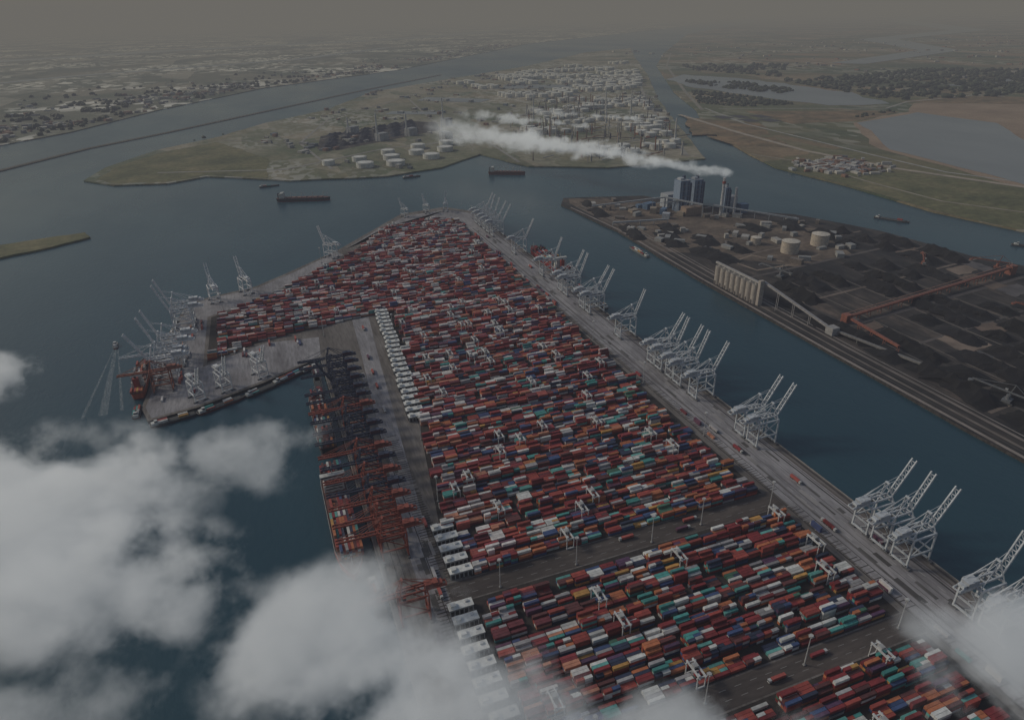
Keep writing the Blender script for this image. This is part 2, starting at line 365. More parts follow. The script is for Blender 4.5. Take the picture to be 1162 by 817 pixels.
# ------------------------------------------------------------------ quay cranes
def quay_crane(w, acc, raised=True, ang=66, hgt=34, ck=0.9):
    b = B(); H = hgt; w2 = (w[0]*ck, w[1]*ck, w[2]*ck)
    for y in (-9, 9):
        for x in (-14, 14):
            b.box(x, y, 0.1, 2.6, 8, 1.8, (0.12,0.12,0.13)); b.beam((x,y,1.8),(x,y,H),1.5,1.5,w)
        b.beam((-14,y,14),(14,y,14),1.4,1.7,w2); b.beam((-14,y,H),(14,y,H),1.4,1.8,w)
        b.beam((-14,y,14),(14,y,H-1),0.9,0.9,w2)
    for x in (-14, 14):
        b.beam((x,-10,3.2),(x,10,3.2),1.5,1.7,w); b.beam((x,-9,H),(x,9,H),1.5,1.8,w); b.beam((x,-9,14),(x,9,14),1.2,1.3,w2)
    G = H+2.2
    for y in (-3.2, 3.2):
        b.beam((-34,y,G),(16,y,G),1.2,2.0,w)
    for x in (-34,-24,-4,6,15): b.beam((x,-3.2,G),(x,3.2,G),0.9,1.0,w2)
    ap = (9,0,H+20)
    for y in (-4.5, 4.5):
        b.beam((14,y*1.6,H+1),(ap[0],y*0.35,ap[2]),1.2,1.2,w)
        b.beam((-14,y*1.6,H+1),(ap[0],y*0.35,ap[2]),0.8,0.8,w2)
        b.beam((-33,y*0.7,G+1),(ap[0],y*0.35,ap[2]),0.45,0.45,w2)
    b.beam((ap[0],-2.4,ap[2]),(ap[0],2.4,ap[2]),1.8,1.6,w)
    b.beam((11.5,-4.5,H+12),(11.5,4.5,H+12),0.8,0.8,w2)
    a = math.radians(ang if raised else 0.5); Lb = 44
    dx, dz = math.cos(a), math.sin(a)
    for y in (-2.6, 2.6):
        b.beam((16.5,y,G),(16.5+dx*Lb,y,G+dz*Lb),1.2,2.0,w)
        for f in ((0.45,0.95) if not raised else (0.5,)):
            b.beam((16.5+dx*Lb*f,y,G+dz*Lb*f+1),(ap[0],y*0.4,ap[2]),0.4,0.4,w2)
    for i in range(8):
        f = (i+0.5)/8
        b.beam((16.5+dx*Lb*f,-2.6,G+dz*Lb*f),(16.5+dx*Lb*f,2.6,G+dz*Lb*f),0.7,0.7,w2)
        if i < 7: b.beam((16.5+dx*Lb*f,-2.6,G+dz*Lb*f),(16.5+dx*Lb*(f+0.125),2.6,G+dz*Lb*(f+0.125)),0.45,0.45,w2)
    b.box(-19,0,G+1.3,13,7.5,4.6,acc,top=w); b.box(-28,0,G+1.3,4,6,2.6,w)
    b.box(9,2.5,H-4,3.6,2.8,3.2,(0.08,0.09,0.11),top=w,bottom=True)
    b.box(-2,0,G-3.0,5,5,1.6,(0.2,0.2,0.2),bottom=True)
    for i in range(6): b.beam((-15.8,-8+(i%2)*6,3+i*5),(-15.8,-2-(i%2)*6,8+i*5),0.5,0.4,w2)
    return b.mesh('quay_crane', PAINT)
WH = (0.54,0.57,0.61)
QW = [quay_crane(WH,(0.40,0.42,0.46),True,a) for a in (60,64,69)]
QWL = [quay_crane((0.70,0.71,0.73),(0.45,0.47,0.5),True,a,34,1.0) for a in (62,70)]
QWD = quay_crane(WH,(0.4,0.4,0.42),False)
QB = quay_crane((0.035,0.045,0.085),(0.07,0.03,0.05),False)
QBU = quay_crane((0.035,0.045,0.085),(0.07,0.03,0.05),True,62)
QR = quay_crane((0.30,0.075,0.05),(0.20,0.05,0.04),False)
for y in (232, 254, 318, 341, 364, 524, 546, 643, 680, 700, 728, 748, 845, 950, 972, 1040, 1062, 1150, 1300, 1440, 1472, 1500, 1532, 1558):
    place('quay_crane', R.choice(QW), (499+R.uniform(-0.3,0.3), y, 0.1), 0, 0.94 if y < 1100 else 0.92)
for i, (y, m) in enumerate(((500,QR),(522,QR),(548,QR),(570,QB),(592,QR),(618,QB),(640,QR),(668,QB),(690,QB),(716,QB),(738,QR),(764,QB),(786,QB),(812,QBU),(836,QB),(862,QB),(884,QB),(418,QR))):
    place('quay_crane', m, (62, y, 0.1), math.pi, 0.84)
# wing: west berth and south berth
for (x, y, r) in ((-158,1176,math.pi),(-158,1148,math.pi),(-164,1040,math.pi),(-167,1012,math.pi),(-172,962,math.pi)):
    place('quay_crane', R.choice(QWL), (x+9, y, 0.1), r, 1.04)
place('quay_crane', QWD, (-162,987,0.1), math.pi, 0.95); place('quay_crane', quay_crane((0.34,0.12,0.08),(0.2,0.08,0.06),False), (-166,936,0.1), math.pi, 0.85)
for (x, y) in ((-122,892),(-88,906),(-40,928)):
    place('quay_crane', R.choice(QWL), (x, y, 0.1), -math.pi/2+0.4, 0.74)
for (x, y, r) in ((-104,1262,1.75),(-50,1284,1.9),(124,1434,2.3)):
    place('quay_crane', R.choice(QWL), (x, y, 0.1), r, 0.84)
for (x, y, r) in ((340,1690,1.9),(400,1705,1.7),(450,1700,1.2)):
    place('quay_crane', R.choice(QW), (x, y, 0.1), r, 0.6)

# ------------------------------------------------------------------ ships
def hull(b, L, Wd, H, hullc, deckc, red=(0.25,0.03,0.03)):
    prof = [(-0.5,0.36),(-0.47,0.44),(-0.35,0.5),(0.28,0.5),(0.38,0.40),(0.45,0.22),(0.5,0.0)]
    def ring(z, sx, sy):
        pts = [(x*L*sx, y*Wd*sy, z) for x, y in prof]+[(x*L*sx, -y*Wd*sy, z) for x, y in prof[-2::-1]]
        return pts
    rs = [ring(-1.0,0.96,0.9), ring(1.2,0.97,0.94), ring(H*0.6,0.985,0.99), ring(H,1,1)]
    n = len(rs[0]); cols = [red, hullc, hullc]
    for k in range(3):
        b.add(rs[k]+rs[k+1], [(i, n+i, n+(i+1) % n, (i+1) % n) for i in range(n)], cols[k])
    b.add(ring(H-0.8,0.99,0.97), [tuple(range(n))[::-1]], deckc)
    b.add(ring(H,1,1)+ring(H,0.985,0.95), [(i, n+i, n+(i+1) % n, (i+1) % n) for i in range(n)], (0.3,0.3,0.3))
def container_ship(L, Wd, hullc, load=0.85):
    b = B(); H = 11; hull(b, L, Wd, H, hullc, (0.12,0.05,0.04))
    w = (0.6,0.6,0.58)
    sx = -L*0.30
    b.box(sx,0,H-0.8,11,Wd*0.8,8,w); b.box(sx,0,H+7.2,9,Wd*0.7,8,w); b.box(sx+1,0,H+15.2,6,Wd*0.98,3,w)
    for k in range(4): b.box(sx+5.6 if k < 2 else sx+4.6,0,H+2+k*3.6,0.3,Wd*0.66,1.1,(0.03,0.04,0.05))
    b.box(sx+4.1,0,H+16,0.3,Wd*0.9,1.3,(0.03,0.04,0.05))
    b.box(sx-9,0,H-0.8,6,7,16,(0.30,0.05,0.04)); b.cyl(sx-9,0,H+15,H+18,1.6,1.4,8,(0.04,0.04,0.04))
    b.cyl(sx,0,H+18,H+27,0.5,0.3,6,w); b.cyl(L*0.42,0,H-1,H+10,0.6,0.3,6,w)
    x = -L*0.46
    while x < L*0.36:
        if abs(x-sx) > 15 and abs(x-(sx-9)) > 9:
            hh = R.choice([1,2,3,3,4])
            b.box(x,0,H-0.8,12.5,Wd*0.85,1.6,(0.15,0.06,0.05))
            yy = -Wd*0.42
            while yy < Wd*0.40:
                if R.random() < load:
                    for t in range(max(1,hh+R.choice([-1,0,0]))): b.box(x, yy+1.3, H+0.8+t*2.7, 12.2, 2.4, 2.6, pick(PAL))
                yy += 2.6
        x += 13.6
    return b
def barge(L, Wd, hullc):
    b = B(); H = 3.2; hull(b, L, Wd, H, hullc, (0.10,0.09,0.08), hullc)
    b.box(4,0,H-0.8,L*0.66,Wd*0.74,1.5,(0.2,0.2,0.2),top=(0.05,0.05,0.05))
    x = -L*0.24
    while x < L*0.34:
        if R.random() < 0.6:
            for yy in (-1,0,1): b.box(x, yy*2.6, H+0.7, 11.5, 2.4, 2.6*R.choice([0.5,1,1]), pick(PAL))
        x += 12.2
    b.box(-L*0.40,0,H-0.8,8,Wd*0.6,3.2,(0.6,0.6,0.58)); b.box(-L*0.37,0,H+2.4,3.6,Wd*0.4,2.4,(0.06,0.08,0.1),top=(0.6,0.6,0.6))
    return b
HP = math.pi/2
for (x, y, L, Wd, c, r, ld) in ((22,565,170,26,(0.38,0.05,0.035),-HP,0.9),(26,770,150,22,(0.02,0.02,0.03),HP,0.6),
        (534,1225,190,28,(0.26,0.03,0.03),HP,0.95),(-198,985,115,18,(0.42,0.09,0.045),HP,0.75)):
    container_ship(L,Wd,c,ld).obj('container_ship', PAINT, (x,y,WZ), r)
ar = math.atan2(905-867, 85)
for (x, y, L, r) in ((-148,850,60,0.22),(-92,866,66,ar),(-40,888,50,0.5),(2,915,66,0.56),(30,928,30,0.56),(34,905,60,-HP),(36,450,60,-HP),(33,868,60,HP),
                     (-196,890,34,HP),(528,1060,60,HP),(527,980,40,HP),(735,1210,80,HP)):
    barge(L,10.5,R.choice([(0.03,0.03,0.04),(0.10,0.03,0.03),(0.03,0.05,0.10),(0.2,0.2,0.2)])).obj('barge', PAINT, (x,y,WZ), r)
def bulk_carrier(L, Wd, c):
    b = B(); H = 9; hull(b, L, Wd, H, c, (0.16,0.05,0.04)); w = (0.5,0.5,0.48)
    b.box(-L*0.4,0,H-0.8,13,Wd*0.8,12,w); b.box(-L*0.4+1,0,H+11,8,Wd*0.95,3,w); b.box(-L*0.46,0,H,5,6,13,(0.08,0.08,0.1))
    for i in range(7): b.box(-L*0.28+i*L*0.1,0,H-0.8,L*0.07,Wd*0.55,2.2,(0.2,0.09,0.07))
    for i in range(4): b.cyl(-L*0.23+i*L*0.2,0,H,H+16,0.8,0.6,6,w); b.beam((-L*0.23+i*L*0.2,0,H+13),(-L*0.13+i*L*0.2,0,H+9),0.8,0.8,w)
    return b
bulk_carrier(150,24,(0.03,0.03,0.035)).obj('bulk_carrier', PAINT, (121,2000,WZ), -0.33)
bulk_carrier(120,20,(0.12,0.04,0.03)).obj('bulk_carrier', PAINT, (760,2080,WZ), -0.5)
for (x,y,L,r) in ((1500,900,90,-0.9),(1405,1180,80,-1.1),(40,2230,60,0.1),(470,2170,60,0.1)):
    barge(L,11,(0.05,0.05,0.06)).obj('barge', PAINT, (x,y,WZ), r)
# motor launch + wake
b = B(); hull(b,26,7,2.6,(0.5,0.5,0.5),(0.25,0.25,0.25),(0.3,0.05,0.04)); b.box(-2,0,1.8,10,4.6,3,(0.65,0.65,0.65)); b.box(0,0,4.8,5,3.8,2.2,(0.05,0.06,0.08),top=(0.6,0.6,0.6)); b.cyl(-3,0,6,9,0.2,0.1,5,(0.6,0.6,0.6))
b.obj('motor_launch', PAINT, (-251,1132,WZ), HP+0.12)
m, N, L = newmat('wake_foam'); bs = N['Principled BSDF']
bs.inputs['Base Color'].default_value = (0.36,0.41,0.44,1); bs.inputs['Roughness'].default_value = 0.8
n = noise(N, L, worldpos(N, L, (1,0.5,1)), 0.6, 5, 0.7); r = ramp(N, [(0.38,(0,0,0)),(0.75,(0.8,0.8,0.8))]); L.new(n.outputs['Fac'], r.inputs['Fac']); L.new(r.outputs['Color'], bs.inputs['Alpha'])
FOAM = m
wk = B()
def wk_strip(a, c, w0, w1): wk.strip([a, ((a[0]+c[0])/2,(a[1]+c[1])/2), c], w0, WZ+0.15, (1,1,1), w1)
wk_strip((-249,1118),(-238,900),4,11); wk_strip((-252,1118),(-262,900),1.2,4); wk_strip((-246,1118),(-216,905),1.2,4)
wk.obj('boat_wake', FOAM)

# ------------------------------------------------------------------ masts, trucks
def mast(h=32):
    b = B(); w = (0.5,0.5,0.5)
    b.cyl(0,0,0,h,0.5,0.25,8,w); b.box(0,0,0,2,2,1,(0.3,0.3,0.3)); b.cyl(0,0,h-0.3,h+0.3,1.6,1.6,10,w)
    for i in range(6):
        a = i*math.pi/3; b.box(1.7*math.cos(a),1.7*math.sin(a),h-1.1,0.8,0.8,0.7,(0.5,0.5,0.5),a,bottom=True)
    return b.mesh('floodlight_mast', PAINT)
ms = mast()
for p in ((214,424),(293,424),(351,428),(430,424),(140,424),(150,262),(240,262),(330,262),(425,262),(446,560),(446,700),(446,850),(446,1000),(446,1200),(446,1400),(120,560),(132,680),(165,1000),(60,1030),(-90,990),(-90,1210),(100,1405),(490,1600)):
    place('floodlight_mast', ms, (p[0],p[1],0.1))
def truck(c):
    b = B(); b.box(0,8,0.9,2.5,2.4,2.6,(0.5,0.5,0.5)); b.box(0,9.15,2.0,2.2,0.15,1.1,(0.03,0.04,0.05)); b.box(0,0,0.9,2.5,13.5,0.4,(0.05,0.05,0.05)); b.box(0,0,1.35,2.5,12.2,2.6,c)
    for y in (8,5,-2,-4,-5.5):
        for x in (-1.0,1.0): b.box(x,y,0,0.4,1.1,1.0,(0.02,0.02,0.02))
    return b.mesh('container_truck', PAINT)
TR = [truck(pick(PALF)) for i in range(6)]
for i in range(24):
    if i < 10: p = (R.choice([464,473,479,485,491]), R.uniform(150,1500), R.choice([0,math.pi]))
    elif i < 19: yy = R.uniform(200,1050); p = (72+(yy-100)/950*46+R.choice([0,6]), yy, R.choice([0,math.pi]))
    else: p = (R.uniform(110,430), R.choice([428,437,259,265]), R.choice([HP,-HP]))
    place('container_truck', R.choice(TR), (p[0],p[1],0.19), p[2])

# ------------------------------------------------------------------ coal terminal
ch = B()
def heap(b, cx, cy, L, Wd, H, ang, col, seed):
    nl = max(6,int(L/8)); nw = 8; vs = []; ca, sa = math.cos(ang), math.sin(ang)
    for i in range(nl+1):
        for j in range(nw+1):
            u = i/nl*2-1; v = j/nw*2-1
            e = max(0,1-abs(v)) * min(1, (1-abs(u))*L/Wd*1.0)
            jx = mnoise.noise(Vector((cx*0.1+i*0.5,j*0.6,seed)))
            jy = mnoise.noise(Vector((i*0.6,cy*0.1+j*0.4,seed+9)))
            z = H*min(0.8,e)*(1+0.7*jx)+0.1
            lx = u*L/2+jx*6; lyy = v*Wd/2*(1+0.45*jy)+jy*4
            vs.append((cx+lx*ca-lyy*sa, cy+lx*sa+lyy*ca, z if e > 0 else 0.02))
    b.add(vs, [(i*(nw+1)+j,(i+1)*(nw+1)+j,(i+1)*(nw+1)+j+1,i*(nw+1)+j+1) for i in range(nl) for j in range(nw)], col)
s = 0
YARD = [(800,640),(800,-150),(1600,-150),(1500,380),(1330,820),(1290,900),(1270,1100),(1200,1270),(1120,1180),(1120,1000),(960,960),(840,1060),(810,900)]
x = 818
while x < 1500:
    y = -120
    while y < 1300:
        Lh = R.uniform(35,130)
        if inside(x, y, YARD) and inside(x, y+Lh, YARD) and not (735 < y+Lh/2 < 840 and Lh > 60) and R.random() < 0.94:
            g = R.uniform(0.003,0.008)
            heap(ch, x+R.uniform(-5,5), y+Lh/2, Lh, R.uniform(30,46), R.uniform(9,17), HP+R.uniform(-0.06,0.06), (g,g,g*1.4), s); s += 1
        y += Lh+R.uniform(4,18)
    x += 50
for (cx,cy,L_,W_) in ((800,1520,90,40),(790,1330,120,36),(840,1250,120,50),(905,1215,90,50),(860,1120,120,60),(1060,1250,80,50),(1150,1230,90,50),(815,1610,60,30),(880,1320,90,40),(930,1140,80,40)):
    g = 0.008; heap(ch,cx,cy,L_,W_,10,R.uniform(0.9,1.9),(g,g,g*1.3),s); s += 1
ch.obj('coal_heaps', GROUNDP)
rd = B()
for x, w, c in ((747,5,(0.28,0.24,0.22)),(756,2.2,(0.06,0.055,0.055)),(763,4.5,(0.17,0.145,0.13)),(771,1.5,(0.045,0.04,0.04)),(779,5,(0.21,0.18,0.165)),(788,1.6,(0.30,0.27,0.255))):
    rd.strip([(x+12,1600),(x+26,1360),(x+10,1023),(x+1,677),(x,385),(x,-150)], w, 0.16, c)
for i in range(13):
    xx = 843+i*50+R.uniform(-2,2); rd.strip([(xx,-100),(xx+R.uniform(-3,3),350),(xx,760 if i > 6 else 930)], R.uniform(1.6,3.4), 0.14, R.choice([(0.15,0.125,0.105),(0.09,0.082,0.08),(0.21,0.18,0.155)]))
for y, x0, x1 in ((735,800,1330),(842,810,1330),(470,800,1450),(640,800,1400),(980,820,1280),(330,800,1500),(1090,850,1260)):
    rd.strip([(x0,y),(x1,y+(x1-x0)*0.10)], R.uniform(5,9), 0.18, R.choice([(0.19,0.15,0.125),(0.11,0.095,0.09)]))
for i in range(26):   # bare / ash plots between the heaps
    cx, cy = R.uniform(830,1350), R.uniform(250,1150)
    if inside(cx,cy,YARD):
        a = R.uniform(12,36); q = R.uniform(12,30); c = R.choice([(0.17,0.125,0.10),(0.09,0.088,0.095),(0.24,0.185,0.15),(0.12,0.11,0.115)])
        pp = roughen([(cx-a,cy-q),(cx+a*0.9,cy-q*0.8),(cx+a,cy+q),(cx-a*0.8,cy+q*0.85)], 9, 6, i)
        rd.poly(pp, 0.22+0.02*i, c)
rd.strip([(960,1030),(930,1090),(870,1070),(880,1010),(960,1010),(1060,1040)], 7, 0.2, (0.27,0.21,0.165))
rd.obj('coal_yard_roads', GROUNDP)

sb = B(); SC = (0.42,0.37,0.33)
for i in range(8):
    y = 878+i*14.6; sb.cyl(768,y,0.1,34,6.9,6.9,18,SC,top=(0.3,0.28,0.26)); sb.cyl(768,y,34,36,2.5,2,8,(0.4,0.38,0.36))
sb.beam((768,870,38.5),(768,990,38.5),4,3,(0.40,0.38,0.37)); sb.box(768,866,0.1,8,6,44,SC)
for i in range(8): sb.box(768,878+i*14.6,0.1,14.4,3,7,(0.10,0.09,0.09))
sb.obj('grain_silos', PAINT)
def conveyor(b, p, q, z0, z1, w, col, leg=30):
    P0 = Vector((p[0],p[1],z0)); Q = Vector((q[0],q[1],z1)); b.beam(P0,Q,w,3.0,col); n = max(1,int((Q-P0).length/leg))
    d = (Q-P0).normalized(); sd = Vector((-d.y,d.x,0))*w*0.45
    for i in range(n+1):
        c = P0+(Q-P0)*(i/n)
        for s_ in (-1,1): b.beam((c.x+sd.x*s_,c.y+sd.y*s_,0.1),(c.x+sd.x*s_,c.y+sd.y*s_,c.z-1.5),0.8,0.8,col)
cv = B()
conveyor(cv,(775,868),(792,735),40,10,4.5,(0.36,0.34,0.34)); cv.box(795,726,0.1,14,14,12,(0.34,0.33,0.33)); conveyor(cv,(800,718),(830,560),6,6,3.5,(0.22,0.21,0.21))
cv.obj('conveyor', PAINT)
cv = B(); RU = (0.27,0.10,0.07)
conveyor(cv,(850,752),(1290,806),9,13,6,RU,26); conveyor(cv,(850,752),(835,640),9,9,4,RU,26); cv.box(1292,806,0.1,14,12,17,RU); cv.box(848,752,0.1,12,12,14,RU)
cv.beam((850,756,14),(1290,810,18),0.8,0.8,(0.35,0.2,0.15)); cv.beam((850,748,14),(1290,802,18),0.8,0.8,(0.35,0.2,0.15))
cv.obj('conveyor', PAINT)
cv = B()
for p,q,z0,z1 in (((800,1560),(960,1470),8,34),((960,1470),(1010,1380),34,30),((775,1400),(900,1360),8,12),((1040,1380),(1180,1240),26,10)):
    conveyor(cv,p,q,z0,z1,5,(0.30,0.32,0.35))
cv.obj('conveyor', PAINT)
def reclaimer(c):
    b = B()
    for x in (-6,6): b.box(x,0,0.1,2,16,2,(0.08,0.08,0.08))
    b.box(0,0,2,12,10,3,c); b.cyl(0,0,5,11,3,2.6,12,c); b.beam((0,-20,13),(0,44,17),1.6,1.8,c); b.beam((0,0,11),(0,-4,26),1.1,1.1,c)
    b.beam((0,-4,26),(0,40,18),0.5,0.5,c); b.beam((0,-4,26),(0,-20,14),0.5,0.5,c); b.box(0,-20,10.5,5,5,4,(0.2,0.2,0.2)); b.cyl(0,45,13,15,3.4,3.4,12,c); b.box(3.2,5,14,2.4,3,2.6,(0.4,0.4,0.4))
    return b.mesh('stacker_reclaimer', PAINT)
rc = reclaimer((0.25,0.09,0.06)); rc2 = reclaimer((0.16,0.165,0.18))
for (x,y,r,m) in ((1297,836,0.8,rc),(1180,900,-0.8,rc),(843,480,0.3,rc2),(1043,470,0.2,rc),(893,960,0.3,rc2),(1143,640,0.4,rc)):
    place('stacker_reclaimer', m, (x,y,0.1), r)
# storage tanks at the plant
def tank(r, h, c, topc):
    b = B(); b.cyl(0,0,0.1,h,r,r,28,c,cap=False); b.cyl(0,0,h,h+r*0.13,r,r*0.15,28,topc)
    b.cyl(0,0,h-0.9,h,r+0.5,r+0.5,28,(c[0]*0.7,c[1]*0.7,c[2]*0.7),cap=False); b.cyl(0,0,h*0.5,h*0.5+0.5,r+0.3,r+0.3,28,(c[0]*0.75,)*3,cap=False)
    for i in range(10):
        a = i*0.13; a2 = a+0.13
        b.beam((math.cos(a)*(r+0.8),math.sin(a)*(r+0.8),h*i/10),(math.cos(a2)*(r+0.8),math.sin(a2)*(r+0.8),h*(i+1)/10),0.8,0.3,(0.3,0.3,0.3))
    return b
for x,y,r,h in ((986,1149,11,15),(1013,1075,18,24),(1104,1090,18,24)):
    tank(r,h,(0.50,0.43,0.36),(0.62,0.56,0.49)).obj('storage_tank', PAINT, (x,y,0.1), -2.2)
# power station
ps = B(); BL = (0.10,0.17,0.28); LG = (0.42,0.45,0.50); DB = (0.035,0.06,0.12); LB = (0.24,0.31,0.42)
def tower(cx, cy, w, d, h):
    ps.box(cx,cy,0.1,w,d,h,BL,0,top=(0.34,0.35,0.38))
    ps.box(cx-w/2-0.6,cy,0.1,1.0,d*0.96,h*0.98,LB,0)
    for k in range(4): ps.box(cx-w*0.36+k*w*0.24,cy-d/2-0.5,h*0.05,w*0.09,0.8,h*0.9,DB if k % 2 else LB,0)
    for k in range(1,6): ps.box(cx,cy-d/2-1.1,h*k/6,w*0.96,0.5,0.9,(0.25,0.27,0.3),0)
    ps.box(cx-w*0.2,cy,h+0.1,w*0.4,d*0.5,5,LG,0); ps.box(cx+w*0.3,cy+d*0.2,h+0.1,w*0.2,d*0.2,8,DB,0)
    ps.box(cx+w*0.66,cy-d*0.2,0.1,w*0.3,d*0.4,h*0.9,DB,0)
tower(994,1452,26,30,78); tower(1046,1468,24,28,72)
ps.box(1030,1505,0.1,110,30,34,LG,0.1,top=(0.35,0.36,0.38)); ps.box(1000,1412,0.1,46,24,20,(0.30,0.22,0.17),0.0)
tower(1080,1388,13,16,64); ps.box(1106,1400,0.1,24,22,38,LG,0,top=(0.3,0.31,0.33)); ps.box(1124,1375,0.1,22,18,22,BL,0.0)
ps.cyl(1058,1372,0.1,92,4.2,3.3,14,(0.5,0.5,0.52)); ps.cyl(1058,1372,78,84,4.3,4.2,14,(0.3,0.06,0.05)); ps.cyl(1094,1368,0.1,66,3.6,3,12,(0.45,0.45,0.48))
for i in range(9): ps.box(930+R.uniform(-60,90),1400+R.uniform(-40,130),0.1,R.uniform(14,36),R.uniform(10,24),R.uniform(6,16),R.choice([LG,BL,(0.3,0.25,0.2)]),R.uniform(0,1))
for i in range(5): ps.beam((950+i*12,1490-i*14,16),(985+i*6,1440,30),2,2,LG)
ps.obj('power_station', PAINT)
bd = B()
for i in range(90):
    x, y = R.uniform(780,1230), R.uniform(980,1620)
    if inside(x,y,COAL) and inside(x,y,[(775,1640),(770,1300),(850,1180),(960,1010),(1160,1010),(1240,1230),(1080,1390),(980,1600)]):
        bd.box(x,y,0.1,R.uniform(8,26),R.uniform(8,16),R.uniform(4,10),R.choice([(0.3,0.3,0.3),(0.18,0.15,0.13),(0.4,0.38,0.36)]),R.uniform(0,3))
bd.obj('site_buildings', PAINT)

# ------------------------------------------------------------------ industrial peninsula
tf = B(); TW = (0.60,0.60,0.58)
def ctank(b, x, y, r, h, c=TW):
    b.cyl(x,y,0.3,h,r,r,20,c,top=(c[0]*0.8,c[1]*0.8,c[2]*0.8)); b.cyl(x,y,h+0.02,h+0.5,r*0.86,r*0.8,20,(0.25,0.25,0.25),top=(0.70,0.70,0.68))
    b.strip([(x+math.cos(a*math.pi/6)*(r+13),y+math.sin(a*math.pi/6)*(r+13)) for a in range(13)], 4, 0.5, (0.22,0.19,0.13))
for x,y,r in ((360,2385,30),(462,2370,32),(605,2440,30),(470,2480,30),(575,2540,28),(360,2500,26),(690,2560,30),(480,2590,26),(610,2660,28),(730,2690,28),(250,2480,22)):
    ctank(tf,x,y,r,16)
REF = [(905,2200),(1100,2070),(1420,2060),(1900,3050),(2250,3740),(1700,3900),(1350,3500),(1150,3100),(950,2700)]
FAR1 = [(1700,4000),(2330,3900),(3050,5200),(3900,7000),(2900,6500),(1500,5200),(1000,4600)]
for k in range(30):
    for t in range(20):
        x, y = R.uniform(900,2300), R.uniform(2100,3900)
        if inside(x,y,REF): break
    n = R.choice([2,3,4]); r = R.choice([14,18,22,26])
    for i in range(n):
        for j in range(R.choice([1,2,3])):
            if inside(x+i*r*2.8, y+j*r*2.8, REF): ctank(tf, x+i*r*2.8, y+j*r*2.8, r, R.uniform(12,20))
for k in range(60):
    x, y = R.uniform(1000,3800), R.uniform(4000,6900)
    if inside(x,y,FAR1):
        n = R.choice([2,4,5]); r = R.choice([24,30,36])
        for i in range(n):
            for j in range(R.choice([2,3])):
                if inside(x+i*r*2.8, y+j*r*2.8, FAR1): tf.cyl(x+i*r*2.8, y+j*r*2.8,0.3,22,r,r,14,TW,top=(0.70,0.70,0.68))
tf.obj('tank_farm', ROOF)
rf = B()
for k in range(1000):
    x, y = R.uniform(900,2300), R.uniform(2060,3900)
    if not inside(x,y,REF): continue
    if mnoise.noise(Vector((x/220,y/300,3))) < -0.02: continue
    t = R.random(); c = R.choice([(0.3,0.3,0.3),(0.36,0.35,0.34),(0.2,0.17,0.15),(0.1,0.1,0.12),(0.42,0.41,0.40),(0.25,0.12,0.08)])
    if t < 0.5: rf.cyl(x,y,0.3,R.uniform(18,55),R.uniform(1.5,4),R.uniform(1.2,3),8,c)
    elif t < 0.72: rf.box(x,y,0.3,R.uniform(10,30),R.uniform(8,18),R.uniform(5,14),c,R.choice([0.5,0.5+HP]))
    else: rf.beam((x,y,7),(x+R.uniform(40,110),y+R.uniform(-20,50),7),4,2.5,c)
for k in range(9):
    x, y = R.uniform(950,1900), R.uniform(2200,3500)
    if inside(x,y,REF): rf.cyl(x,y,0.3,R.uniform(90,140),4.5,2.6,10,(0.5,0.5,0.5))
rf.obj('oil_refinery', ROOF)
mb = B()
for k in range(1200):
    x, y = R.uniform(-300,3000), R.uniform(2280,6300)
    if not inside(x,y,MID) or inside(x,y,REF): continue
    if mnoise.noise(Vector((x/260,y/340,8))) < 0.04 or x < 60: continue
    c = R.choice([(0.3,0.3,0.3),(0.38,0.37,0.35),(0.22,0.2,0.18),(0.12,0.14,0.17),(0.24,0.14,0.11),(0.15,0.2,0.25)])
    mb.box(x,y,0.3,R.uniform(10,42),R.uniform(8,24),R.uniform(5,13),c,0.7+R.choice([0,HP]),top=R.choice([c,c,(0.45,0.45,0.44)]))
for x,y,h in ((500,2900,110),(640,2980,90),(860,3200,120),(420,3150,70),(745,2800,90)):
    mb.cyl(x,y,0.3,h,4.5,3,10,(0.55,0.55,0.55)); mb.box(x+20,y+10,0.3,50,30,30,(0.35,0.36,0.38),0.6)
mb.obj('factory_buildings', ROOF)
ch2 = B()
for i in range(5):
    for j in range(6):
        t = i/4
        cx = 300+j*75+t*60; cy = 2830+j*45+t*330
        g = R.uniform(0.02,0.04)
        heap(ch2,cx,cy,R.uniform(60,95),38,12,0.55,(g,g*1.2,g*1.8),s); s += 1
ch2.obj('coal_heaps', GROUNDP)
sheet('coal_yard', [(250,2830),(320,2760),(820,3080),(860,3330),(760,3420),(300,3150)], 0.35, COALG)
mr = B()
RC = (0.30,0.285,0.26)
for pts, w in (([(-300,2600),(100,2460),(500,2720),(860,2760),(1200,3250),(1900,4000),(2900,5400),(4000,7200)],14),([(860,2230),(900,2700),(860,3400),(1000,4600),(2400,6100)],11),([(250,2400),(200,3000),(400,3700),(1100,4700)],11),([(1430,2080),(1900,3050),(2250,3750),(3000,5150)],18),([(1000,2700),(1900,3200)],10),([(1150,3300),(2000,3600)],10),([(-100,3250),(200,3000),(900,3500)],9)):
    mr.strip(pts, w, 0.6, RC)
mr.obj('industrial_roads', GROUNDP)
for pts in ([(1000,4300),(1300,4000),(1420,4130),(1100,4450)],[(1700,4700),(2350,4400),(2450,4600),(1800,4950)],[(700,3750),(950,3600),(1010,3680),(760,3860)]):
    sheet('dock_water', pts, 0.9, LAKEW)

